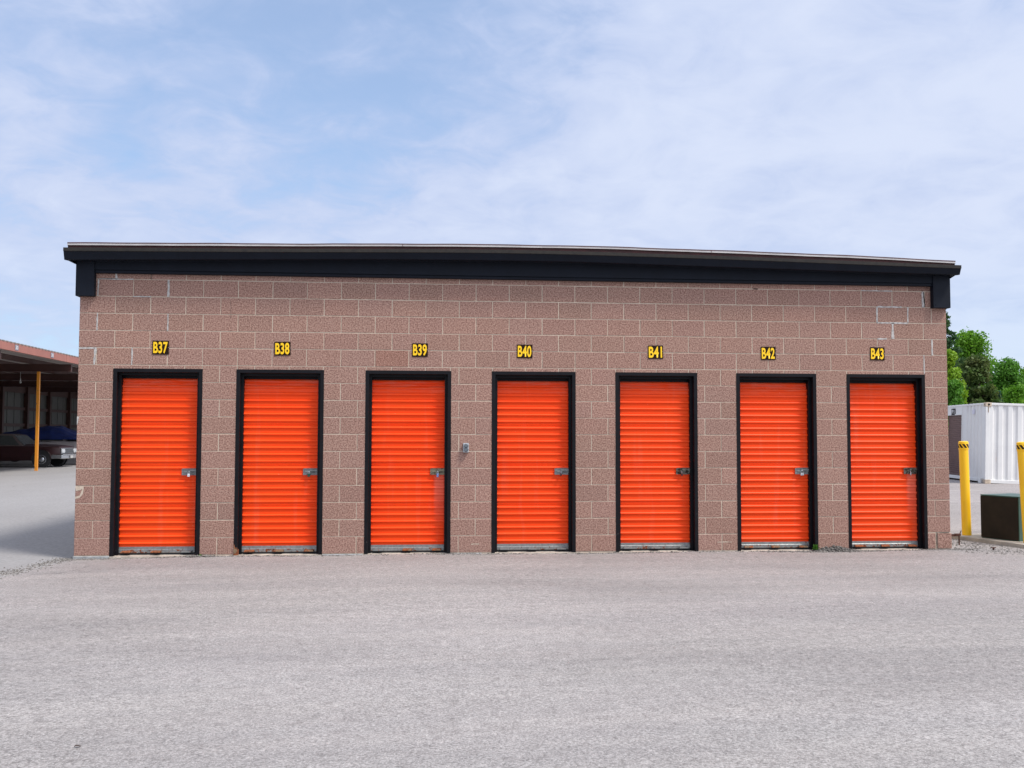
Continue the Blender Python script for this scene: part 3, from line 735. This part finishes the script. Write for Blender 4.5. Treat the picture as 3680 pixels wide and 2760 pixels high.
bollard((11.601, 1.262, .035), (0, R(-1.0), 0), 'yellow steel bollard with black striped band between wall corner and utility box', 0)
bollard((11.841, .216, .035), (0, R(-2.7), 0), 'yellow striped bollard cut off by the right edge, before the utility box', 1)
M['iron_rust'] = simple('iron_rust', (.10, .035, .022), .9, var=.3, scale=30)
# rusty bracket poking out of the wall corner
rb = MB(); rb.box(10.675, 11.02, .44, .452, .105, .135); rb.box(10.675, 10.80, .435, .46, .085, .145); rb.tube((11.03, .445, .135), (11.03, .445, -.02), .009, n=8); rb.cbox(10.97, 11.05, .43, .46, .112, .142, .004)
rb.tube((11.04, .445, .135), (11.09, .5, .17), .007, n=8)
tag(rb.build('rusty_bracket', M['iron_rust']), 'rusty iron bracket sticking out low at the right wall corner', 'bracket')
rk = MB(); rk.tube((11.16, -.12, -.02), (11.16, -.12, .02), .010, .012, 10); rk.cbox(11.135, 11.185, -.14, -.1, .018, .026, .002)
tag(rk.build('survey_stake', M['iron_rust']), 'small rusty stub sticking up from the gravel before the pad', 'stake')

# ------------------------------------------------------------------ shipping container
cont = empty('shipping_container', (20.69, 16.19, -.012), (0, R(1.9), R(-10))); tag(cont, 'white shipping container with rust streaks and a brown roller door', 'container')
m, t, b = newmat('container_white'); v = coords(t, 'Object')
c = mix(t, rng(t, noise(t, v, 1.2, 5, .6), .4, .7), (.76, .75, .73), (.68, .67, .66))
st = noise(t, coords(t, 'Object', scale=(4, 4, .45)), 1.3, 5, .65)
c = mix(t, rng(t, st, .66, .78, 0, .5), c, (.50, .27, .13))
sp_ = noise(t, v, 5, 4, .7); c = mix(t, rng(t, sp_, .73, .755), c, (.16, .055, .02))
t.links.new(c, b.inputs['Base Color']); b.inputs['Roughness'].default_value = .5; M['cont'] = m
M['cont_cream'] = simple('casting_cream', (.62, .50, .38), .6, var=.2, scale=8)
M['brown_door'] = simple('brown_roller', (.145, .075, .068), .5, var=.08)
M['shadow_steel'] = simple('underframe', (.05, .035, .03), .8)
CH, CW, CL = 2.42, 2.44, 6.06
def corr(n_, L, z0, z1, p, depth, w0, fn):
    """trapezoid corrugation along s; fn(s,d,z)->xyz"""
    s_ = w0; P = [(0, 0), (w0, 0)]
    while s_+p < L-w0*.5:
        P += [(s_+p*.25, 0), (s_+p*.38, depth), (s_+p*.72, depth), (s_+p*.85, 0), (s_+p, 0)]; s_ += p
    P += [(L, 0)]
    for (a, d0), (c_, d1) in zip(P, P[1:]): n_.quad(fn(a, d0, z0), fn(c_, d1, z0), fn(c_, d1, z1), fn(a, d0, z1))
# local frame: x = to the right along the short end, y = away along the long side
w_ = MB(); corr(w_, CW, .12, CH-.07, .278, .036, .14, lambda s, d, z: (s, .015+d, z)); w_.build('end_wall', M['cont'], cont)
w_ = MB()
corr(w_, 1.80, .14, CH-.07, .278, .030, .10, lambda s, d, z: (.012+d, .12+s, z))
corr(w_, CL-3.3-.06, .14, CH-.07, .278, .030, .02, lambda s, d, z: (.012+d, 3.3+s, z))
w_.quad((.012, 1.92, 2.10), (.012, 3.3, 2.10), (.012, 3.3, CH-.07), (.012, 1.92, CH-.07))
w_.box(0, .02, 1.90, 1.97, .14, CH-.07); w_.box(0, .02, 3.27, 3.35, .14, CH-.07); w_.box(-.012, .02, 1.93, 3.3, 2.085, 2.115)
w_.build('side_wall', M['cont'], cont)
w_ = MB(); zs = [.16+.065*i for i in range(30)]
for a in zs: w_.quad((.06, 1.97, a), (.06, 3.27, a), (.04, 3.27, a+.052), (.04, 1.97, a+.052)); w_.quad((.04, 1.97, a+.052), (.04, 3.27, a+.052), (.06, 3.27, a+.065), (.06, 1.97, a+.065))
w_.build('roller_door', M['brown_door'], cont, fix=False)
w_ = MB(); w_.cbox(0, CW, 0, .06, CH-.075, CH-.01, .006); w_.cbox(0, .06, .1, CL, CH-.07, CH-.012, .006); w_.cbox(.1, CW, .005, .1, .02, .125, .006)
w_.cbox(.005, .1, .6, CL, .05, .145, .006); w_.cbox(0, .11, 0, .11, .12, CH-.12, .006); w_.cbox(CW-.11, CW, 0, .11, .12, CH-.12, .006); w_.cbox(0, .11, .36, .56, .0, .145, .004)
w_.build('frame_rails', M['cont'], cont)
for x in (0, CW-.16):
    for z in (CH-.125, .0): w_ = MB(); w_.cbox(x-.006, x+.166, -.008, .172, z, z+.125, .008); w_.build('corner_casting', M['cont_cream'], cont)
w_ = MB(); w_.lathe((.085, -.0085, CH-.06), [(0, -.001), (.032, -.001), (.032, .001)], 14, 'y'); w_.box(.066, .082, -.0092, -.0072, CH-.3, CH-.085, mat=1); w_.box(-.0085, -.0065, .06, .10, CH-.09, CH-.04); 
w_.build('casting_hole', [M['dark_gap'], M['rust_stain']], cont)
w_ = MB(); w_.box(.03, CW-.03, .04, CL, CH-.05, CH-.03)
for k in range(20): w_.cbox(.04, CW, .12+k*.3, .12+k*.3+.17, CH-.03, CH-.004, .008)
w_.build('roof', M['cont'], cont)
w_ = MB(); w_.box(.1, CW-.05, .15, CL, .03, .12); w_.build('underframe', M['shadow_steel'], cont)
w_ = MB(); w_.box(.0, .0104, .88, 1.08, CH-.33, CH-.19); w_.build('paper_label', simple('label_white', (.7, .69, .78), .6), cont)
e = empty('number_sign'); e.parent = None
P_ = cont.rotation_euler.to_matrix() @ Vector((.0, 2.70, CH-.225)); e.location = Vector(cont.location)+P_; e.rotation_euler = cont.rotation_euler
tag(e, 'small black sign with white lettering P1 on the white shipping container', 'sign')
p = MB(); p.box(-.012, .003, -.16, .16, -.105, .105); p.build('sign_plate', M['sign_black'], e)
me = text_mesh('P1', .24, .14, .02); me.materials.append(M['letter_white']); lo = bpy.data.objects.new('lettering', me); col.objects.link(lo); lo.parent = e; lo.location = (-.0135, 0, 0); lo.rotation_euler = (0, 0, R(-90))

# ------------------------------------------------------------------ carport on the left
M['cp_red'] = simple('carport_fascia', (.36, .135, .10), .55, var=.08, scale=1.5)
M['cp_dark'] = simple('carport_steel', (.060, .022, .016), .6, var=.15, scale=2)
M['cp_deck'] = simple('carport_deck', (.30, .265, .24), .6, var=.1, scale=1)
M['cp_panel'] = simple('carport_panel', (.085, .085, .078), .6, var=.12, scale=1)
m, t, b = newmat('post_yellow'); v = coords(t, 'Position')
f = rng(t, noise(t, v, 9, 4, .7), .62, .66)
t.links.new(mix(t, f, (.72, .27, .02), (.12, .08, .06)), b.inputs['Base Color']); b.inputs['Roughness'].default_value = .5; M['post'] = m
cp = empty('carport', (-10, 30, 0)); tag(cp, 'open carport with rust red fascia, dark steel frame and one yellow post', 'carport')
O = Vector((-10, 30, 0))
def off(mb): mb.v = [(x+10, y-30, z) for x, y, z in mb.v]; return mb
YA, YB = 10.0, 66.0; FXc = -9.45; Zb = 4.14
for y0 in [YB-6.52*k-6.52 for k in range(9)]:
    if y0+6.52 < YA: continue
    f = MB(); ya = max(y0, YA)+.012; yb = y0+6.52-.012
    f.box(FXc-.03, FXc, ya, yb, Zb, Zb+.255); f.box(FXc-.10, FXc-.031, ya, yb, Zb, Zb+.012)
    off(f).build('fascia_panel', M['cp_red'], cp)
d = MB(); n = 0; y = YA
while y < YB: d.box(-18.2, FXc+.02, y, y+.13, Zb+.27, Zb+.295); d.box(-18.2, FXc-.001, y+.131, y+.299, Zb+.256, Zb+.262); y += .30
off(d).build('roof_deck', M['cp_deck'], cp)
yr = 27.75
for k in range(-2, 6):
    y = yr+6.52*k; f = MB(); f.box(-18.0, FXc-.105, y-.06, y+.06, 3.83, 4.10); f.box(-18., FXc-.105, y-.10, y+.10, 3.81, 3.829); off(f).build('rafter', M['cp_dark'], cp)
    p_ = MB(); p_.box(-10.83, -10.73, y-.045, y+.045, -.02, 3.808); off(p_).build('post', M['post'], cp)
x = FXc-1.55
while x > -18: f = MB(); f.box(x-.03, x+.03, YA, YB, 4.102, 4.29); f.box(x-.09, x-.031, YA, YB, 4.102, 4.115); off(f).build('purlin', M['cp_dark'], cp); x -= 1.5
f = MB(); y = YA
while y < YB: f.box(-18.13, -18.10, y, y+.88, .0, 4.39); f.box(-18.15, -18.08, y+.881, y+.92, 0, 4.39); y += .921
off(f).build('back_wall', M['cp_panel'], cp)
for k in range(17): f = MB(); y = 42.1+3.33*(k-9); f.box(-18.08, -17.86, y-.11, y+.11, 0, 4.1); off(f).build('stud', M['cp_dark'], cp)
for z in (1.80, 2.70, 3.64): f = MB(); f.box(-18.078, -17.99, YA, YB, z, z+.16 if z < 3 else 4.09); off(f).build('girt', M['cp_dark'], cp)
for yy in (YA, YB-.05): f = MB(); f.box(-18.1, FXc-.05, yy, yy+.05, 0, 4.255); off(f).build('end_wall', M['cp_panel'], cp)  # near end wall is added out of view to block light entering the carport
for (y, tx, lab) in ((20.62+.35, '30', 'faded white 30 stall number plate, left one on the carport fascia'), (24.15, '31', 'faded white 31 stall number plate, right one on the carport fascia')):
    e = empty('number_sign', (FXc+.006, y+1.25, Zb+.125)); tag(e, lab, 'sign', 'stall number plates on the carport')
    p = MB(); p.box(-.003, .003, -.14, .14, -.085, .10); p.build('sign_plate', simple('plate_grey', (.22, .2, .24), .6), e)
    me = text_mesh(tx, .2, .13, .02); me.materials.append(M['letter_white']); lo = bpy.data.objects.new('lettering', me); col.objects.link(lo); lo.parent = e; lo.location = (.0045, 0, .01); lo.rotation_euler = (0, 0, R(90))
bulb = MB(); bulb.lathe((-13.5, 33, 3.6), [(0, 0), (.04, .02), (.05, .07), (.02, .14), (.02, .22)], 12); bulb.tube((-13.5, 33, 3.8), (-13.5, 33, 4.1), .008)
tag(bulb.build('lamp', simple('bulb_glass', (.5, .5, .48), .3)), 'small unlit bulb hanging under the carport roof', 'lamp')

# ---- cars
def sedan(name, loc, paint, lab, glass, simple_=False, roofc=None):
    """x = 0 at front bumper, body extends to -x ; near side at -y"""
    e = empty(name, loc); tag(e, lab, 'car')
    Wd = .97
    # lower body cross sections along x : (x, half width, z_bottom, z_belt, z_mid crown)
    S = [(-.10, .90, .46, .80, .83), (-.16, .94, .42, .86, .90), (-.6, .97, .34, .885, .95), (-1.2, .98, .30, .90, .98), (-1.75, .98, .28, .91, .99), (-2.4, .99, .27, .90, .93), (-3.6, .99, .27, .89, .92), (-4.3, .98, .30, .89, .95), (-5.1, .95, .38, .84, .89), (-5.3, .90, .44, .80, .82)]
    m_ = MB(); n = 13; i0 = 0
    for x, hw, zb, zt, zc in S:
        P = [(-hw*.92, zb), (-hw*.99, zb+.12), (-hw, (zb+zt)/2-.02), (-hw*.985, (zb+zt)/2+.02), (-hw*.985, zt-.07), (-hw*.965, zt-.01), (-hw*.88, zt+.005)]
        P = P+[(-hw*.4, zc)]+[(hw*.4, zc)]+[(-a, c_) for a, c_ in P[::-1]]
        for y_, z_ in P: m_.v.append((x, y_, z_))
        n = len(P)
    for a in range(len(S)-1):
        for k in range(n-1): m_.f.append((a*n+k, (a+1)*n+k, (a+1)*n+k+1, a*n+k+1))
    m_.f.append(tuple(range(n))); m_.f.append(tuple((len(S)-1)*n+k for k in range(n))[::-1]); m_.m = [0]*len(m_.f); m_.t = [None]*len(m_.f)
    # wheel arch lips
    for wx in (-.82-.03, -3.87):
        for s_ in (-1, 1):
            pts_ = [(wx+.40*math.cos(t_), s_*.992, .36+.40*math.sin(t_)) for t_ in [math.pi*k/12 for k in range(13)]]
            m_.path(pts_, .016, 6)
    m_.build('body', paint, e, smooth=True)
    # greenhouse
    gh = MB(); T = [(-1.62, .90), (-2.12, 1.37), (-2.45, 1.415), (-3.3, 1.41), (-3.75, 1.34), (-4.25, .92)]
    hw0, hw1 = .93, .70
    def hw_at(z): return hw0+(hw1-hw0)*(z-.9)/.5
    for (xa, za), (xb, zb) in zip(T, T[1:]): gh.quad((xa, -hw_at(za), za), (xb, -hw_at(zb), zb), (xb, hw_at(zb), zb), (xa, hw_at(za), za))
    for s_ in (-1, 1): gh.quad(*[(x, s_*hw_at(z), z) for x, z in T])
    gh.build('cabin', roofc or paint, e)
    def W_(x, z, s_=-1): return (x, s_*(hw_at(z)+.006), z)
    for s_ in (-1, 1):
        gl = MB(); gl.quad(*[W_(x, z, s_) for x, z in ((-1.78, .94), (-2.17, 1.335), (-2.85, 1.355), (-2.85, .94))]); gl.build('side_window', glass, e)
    gl = MB(); gl.quad(W_(-2.92, .94), W_(-2.92, 1.355), W_(-3.6, 1.32), W_(-4.0, .94)); gl.build('side_window', glass, e)
    wsd = MB(); a, b_ = Vector((-1.66, 0, .94)), Vector((-2.09, 0, 1.345)); o_ = Vector((.012, 0, .012))
    wsd.quad(a+o_+Vector((0, -.84, 0)), a+o_+Vector((0, .84, 0)), b_+o_+Vector((0, .66, 0)), b_+o_+Vector((0, -.66, 0))); wsd.build('windshield', glass, e)
    for wx in (-.85, -3.87):
        for s_ in (-1, 1):
            wh = MB(); wh.lathe((wx, s_*.86, .335), [(.0, -.11), (.31, -.11), (.335, -.08), (.335, .08), (.31, .11), (.21, .115), (0, .11)], 28, 'y'); wo_ = wh.build('wheel', M['rubber'], e, smooth=True)
            hc = MB(); hc.lathe((wx, s_*.86, .335), [(.21, s_*.115), (.19, s_*.125), (.12, s_*.118), (.11, s_*.13), (.06, s_*.15), (0, s_*.158)], 24, 'y'); hc.build('hubcap', CHROME_D, wo_, smooth=True)
            dk_ = MB(); dk_.lathe((wx, s_*.965, .36), [(0, s_*.018), (.395, s_*.018)], 28, 'y'); dk_.build('wheel_arch', M['rubber'], e)
    # front: bumper, grille surround, quad headlights
    bp = MB(); bp.cbox(-.10, .02, -.985, .985, .36, .53, .03); bp.cbox(-.04, .05, -.9, .9, .50, .56, .02)
    for s_ in (-1, 1): bp.cbox(-.45, -.02, s_*.985-.02, s_*.985+.02, .38, .53, .012)
    bp.build('bumper', CHROME_D, e, smooth=True)
    gr = MB(); gr.cbox(-.11, -.07, -.90, .90, .59, .80, .01); gr.build('grille', GRILLE, e)
    tr = MB(); tr.cbox(-.09, -.055, -.92, .92, .79, .815, .006); tr.cbox(-.09, -.055, -.92, .92, .575, .595, .006)
    for s_ in (-1, 1): tr.cbox(-.09, -.055, s_*.92-.012, s_*.92+.012, .575, .815, .005)
    for k in range(9): tr.box(-.075, -.064, -.42+k*.105-.006, -.42+k*.105+.006, .60, .785)
    tr.build('grille_trim', CHROME_D, e)
    for s_ in (-1, 1):
        for yy in (.62, .80):
            h_ = MB(); h_.lathe((-.07, s_*yy, .69), [(.088, .0), (.088, .03), (.075, .035), (.06, .03), (.0, .045)], 18, 'x'); h_.build('headlight', HEADL, e, smooth=True)
    pl = MB(); pl.box(.052, .056, -.15, .15, .385, .49); pl.build('license_plate', PLATE, e)
    return e
CHROME_D = simple('car_chrome', (.55, .57, .6), .22, .85, .1)
GRILLE = simple('car_grille', (.04, .045, .05), .4)
HEADL = simple('headlight', (.75, .77, .78), .2, .3, .05)
PLATE = simple('plate', (.55, .53, .5), .5)
GLASS = simple('car_glass', (.055, .06, .058), .25, 0, .1)
maroon = simple('maroon_paint', (.034, .009, .010), .38, var=.15)
greycar = simple('grey_paint', (.50, .45, .45), .5, var=.1)
sedan('parked_car', (-11.12, 32.45, -.012), maroon, 'dusty dark maroon classic sedan parked under the carport behind the yellow post', GLASS, roofc=simple('dusty_roof', (.10, .075, .07), .7, var=.1))
sedan('parked_car', (-10.55, 35.95, .16), greycar, 'pale grey car half under a blue tarp beyond the maroon sedan', GLASS)
# blue tarp over the second car
tp = MB(); nx_, ny_ = 30, 18
def tz(a, b_):
    x = -15.6+4.05*a; y = 34.75+2.4*b_; ex = 1-abs(2*b_-1)**4
    prof = float(np.interp(a, [0, .12, .3, .5, .68, .82, 1], [1.15, 1.45, 1.60, 1.74, 1.77, 1.55, 1.19]))
    z = 1.15+(prof-1.15)*ex+.02*math.sin(a*40+b_*9)*ex+.015*math.sin(b_*30)
    return (x, y, z)
for i in range(nx_):
    for j in range(ny_): tp.quad(tz(i/nx_, j/ny_), tz((i+1)/nx_, j/ny_), tz((i+1)/nx_, (j+1)/ny_), tz(i/nx_, (j+1)/ny_))
tp = tp.build('tarp', simple('blue_tarp', (.006, .02, .12), .55, var=.2, scale=3), smooth=True); tag(tp, 'blue tarp draped over the windscreen and roof of the grey car', 'tarp')
yr_ = MB(); yr_.path([tuple(Vector(tz(1, k/12))+Vector((.012, 0, -.012))) for k in range(13)], .022, 6); yr_.build('yellow_hem', simple('tarp_hem', (.6, .33, .01), .6), tp)

# ------------------------------------------------------------------ trees
def foliage_mat(name, c1, c2):
    m, t, b = newmat(name); v = coords(t, 'Position')
    c = mix(t, rng(t, noise(t, v, 1.1, 3), .35, .65), c1, c2)
    c = mix(t, rng(t, noise(t, v, 7, 2), .35, .65, 0, .6), c, tuple(x*.55 for x in c1))
    t.links.new(c, b.inputs['Base Color']); b.inputs['Roughness'].default_value = .55; b.inputs['Specular IOR Level'].default_value = .3
    tr = N(t, 'ShaderNodeBsdfTranslucent'); ms = N(t, 'ShaderNodeMixShader', inp={0: .38}); t.links.new(c, tr.inputs[0])
    t.links.new(b.outputs[0], ms.inputs[1]); t.links.new(tr.outputs[0], ms.inputs[2]); t.links.new(ms.outputs[0], t.nodes['Material Output'].inputs[0])
    return m
bark = simple('bark', (.10, .07, .05), .95, var=.25, scale=12)
FM = dict(bright=foliage_mat('leaf_bright', (.12, .30, .018), (.19, .40, .03)), mid=foliage_mat('leaf_mid', (.085, .24, .025), (.12, .31, .03)), pine=foliage_mat('needle_dark', (.055, .13, .05), (.085, .165, .05)),
          brownpine=foliage_mat('needle_brown', (.085, .16, .035), (.15, .16, .05)), yellow=foliage_mat('leaf_yellow', (.20, .38, .02), (.30, .47, .03)), spruce=foliage_mat('needle_blue', (.05, .14, .10), (.075, .18, .12)))
def tree(name, px, py, h, rad, kind, lab, mat, seed, nleaf=5200, leaf_=.15, zlo=.12, cone=False, lumps=34):
    r_ = np.random.default_rng(seed); e = empty(name, (px, py, -.02)); tag(e, lab, 'tree', 'trees behind the container')
    rr = random.Random(seed); tk = MB()
    pts_ = [Vector((rr.uniform(-.1, .1)*k*.3, rr.uniform(-.1, .1)*k*.3, h*.9*k/6)) for k in range(7)]
    for k in range(6): tk.tube(pts_[k], pts_[k+1], .11*(h/9)*(1-k/6.3), .11*(h/9)*(1-(k+1)/6.3), 8, False)
    cen = []; lumps = int(max(30, 46*h/(2*rad)))
    if cone:
        nl = int(lumps*1.6)
        for k in range(nl):
            f_ = (k+.5)/nl; z = h*(zlo+(1-zlo)*f_); rmax = rad*min(1, 2.2*(1-f_))+.1
            a = rr.uniform(0, 6.28); q = rmax*(.2+.75*rr.random()); cen.append((q*math.cos(a), q*math.sin(a), z, rad*.38*(1.2-f_)*rr.uniform(.7, 1.2), .55))
    else:
        for k in range(lumps):
            f_ = rr.random(); z = h*(zlo+(1-zlo)*f_); env = rad*min(1, 1.25*(1-f_)**.55+.08)
            a = rr.uniform(0, 6.28); q = env*rr.random()**.5*.80; cen.append((q*math.cos(a), q*math.sin(a), min(z, h*.97), rad*rr.uniform(.22, .42), .8))
        cen.append((0, 0, h*.93, rad*.28, .8))
    for c_ in cen:
        zt = max(h*.1, c_[2]-.35*math.hypot(c_[0], c_[1])-.2*rad); k = min(5, int(zt/(h*.9)*6)); p0 = pts_[k].lerp(pts_[k+1], min(1, zt/(h*.9)*6-k))
        tk.tube(p0, (c_[0], c_[1], c_[2]), .035*(h/9), .012, 5, False)
    tk.build('trunk', bark, e)
    C_ = np.array(cen); per = nleaf//len(C_); pos = []
    wts = C_[:, 3]**2; wts /= wts.sum(); cnt = (wts*nleaf).astype(int)+20
    for c_, n_ in zip(C_, cnt):
        d = r_.normal(size=(n_, 3)); d /= np.linalg.norm(d, axis=1)[:, None]; q = r_.random(n_)**.45*(1+.35*(r_.random(n_) < .12)*r_.random(n_))
        pos.append(c_[:3]+d*q[:, None]*c_[3]*np.array([1, 1, c_[4]]))
    P = np.concatenate(pos); n_ = len(P)
    a = r_.normal(size=(n_, 3)); a /= np.linalg.norm(a, axis=1)[:, None]; b_ = np.cross(a, r_.normal(size=(n_, 3))); b_ /= np.linalg.norm(b_, axis=1)[:, None]
    sz = leaf_*(.6+.8*r_.random(n_))[:, None]
    asp = .34 if cone else .62
    V = np.stack([P-a*sz*.5, P+b_*sz*asp*.5, P+a*sz*.5, P-b_*sz*asp*.5], 1).reshape(-1, 3)
    me = bpy.data.meshes.new('crown'); me.vertices.add(len(V)); me.vertices.foreach_set('co', V.ravel()); me.loops.add(len(V)); me.loops.foreach_set('vertex_index', np.arange(len(V)))
    me.polygons.add(n_); me.polygons.foreach_set('loop_start', np.arange(n_)*4); me.polygons.foreach_set('loop_total', np.full(n_, 4)); me.update(calc_edges=True); me.materials.append(mat)
    o = bpy.data.objects.new('crown', me); col.objects.link(o); o.parent = e
    return e
def at(px, depth):
    """ground point under image column px at a given depth"""
    t_ = (px-1840)/3564.68; return 4.0373+depth*(t_*math.cos(yaw)+math.sin(yaw)), -12.0359+depth*(math.cos(yaw)-t_*math.sin(yaw))
def hz(py, depth): return 1.426+(1563.5-py)/3564.68*depth
TR = [(3390, 74, 1062, 72, 'pine', True, 'tall dark pine rising just beside the right wall corner', 18000, .32, .02),
      (3488, 86, 1208, 122, 'bright', False, 'large bright green leafy tree, the highest beyond the container', 20000, .24, .02),
      (3512, 59, 1288, 90, 'brownpine', False, 'dull olive conifer standing in front of the large bright green tree', 17000, .22, .0),
      (3410, 57, 1262, 66, 'yellow', False, 'yellow green leafy tree close to the right wall corner', 11000, .18, .02),
      (3622, 80, 1305, 96, 'mid', False, 'mid green leafy tree above the container roof', 17000, .22, .02),
      (3712, 88, 1325, 90, 'yellow', False, 'pale yellow green tree at the right edge of the picture', 10000, .24, .02),
      (3560, 61, 1385, 52, 'yellow', False, 'low light green bush just above the container corner', 6000, .15, .02),
      (3588, 60, 1405, 30, 'spruce', True, 'low blue green conifer just right of the light green bush', 3000, .18, .02),
      (3655, 63, 1392, 80, 'bright', False, 'low leafy bush above the container at the right edge', 9000, .16, .02),
      (3428, 56, 1372, 62, 'mid', False, 'low dark leafy bush between wall corner and container', 8000, .15, .02)]
for i, (px, dp, ty, rpx, mt, cone, lab, nl, lf, zl) in enumerate(TR):
    x, y = at(px, dp); tree('pine_tree' if cone else 'tree', x, y, hz(ty, dp), rpx/3564.68*dp, '', lab, FM[mt], 20+i, nl, lf, zl, cone)
print('objects', len(bpy.data.objects))
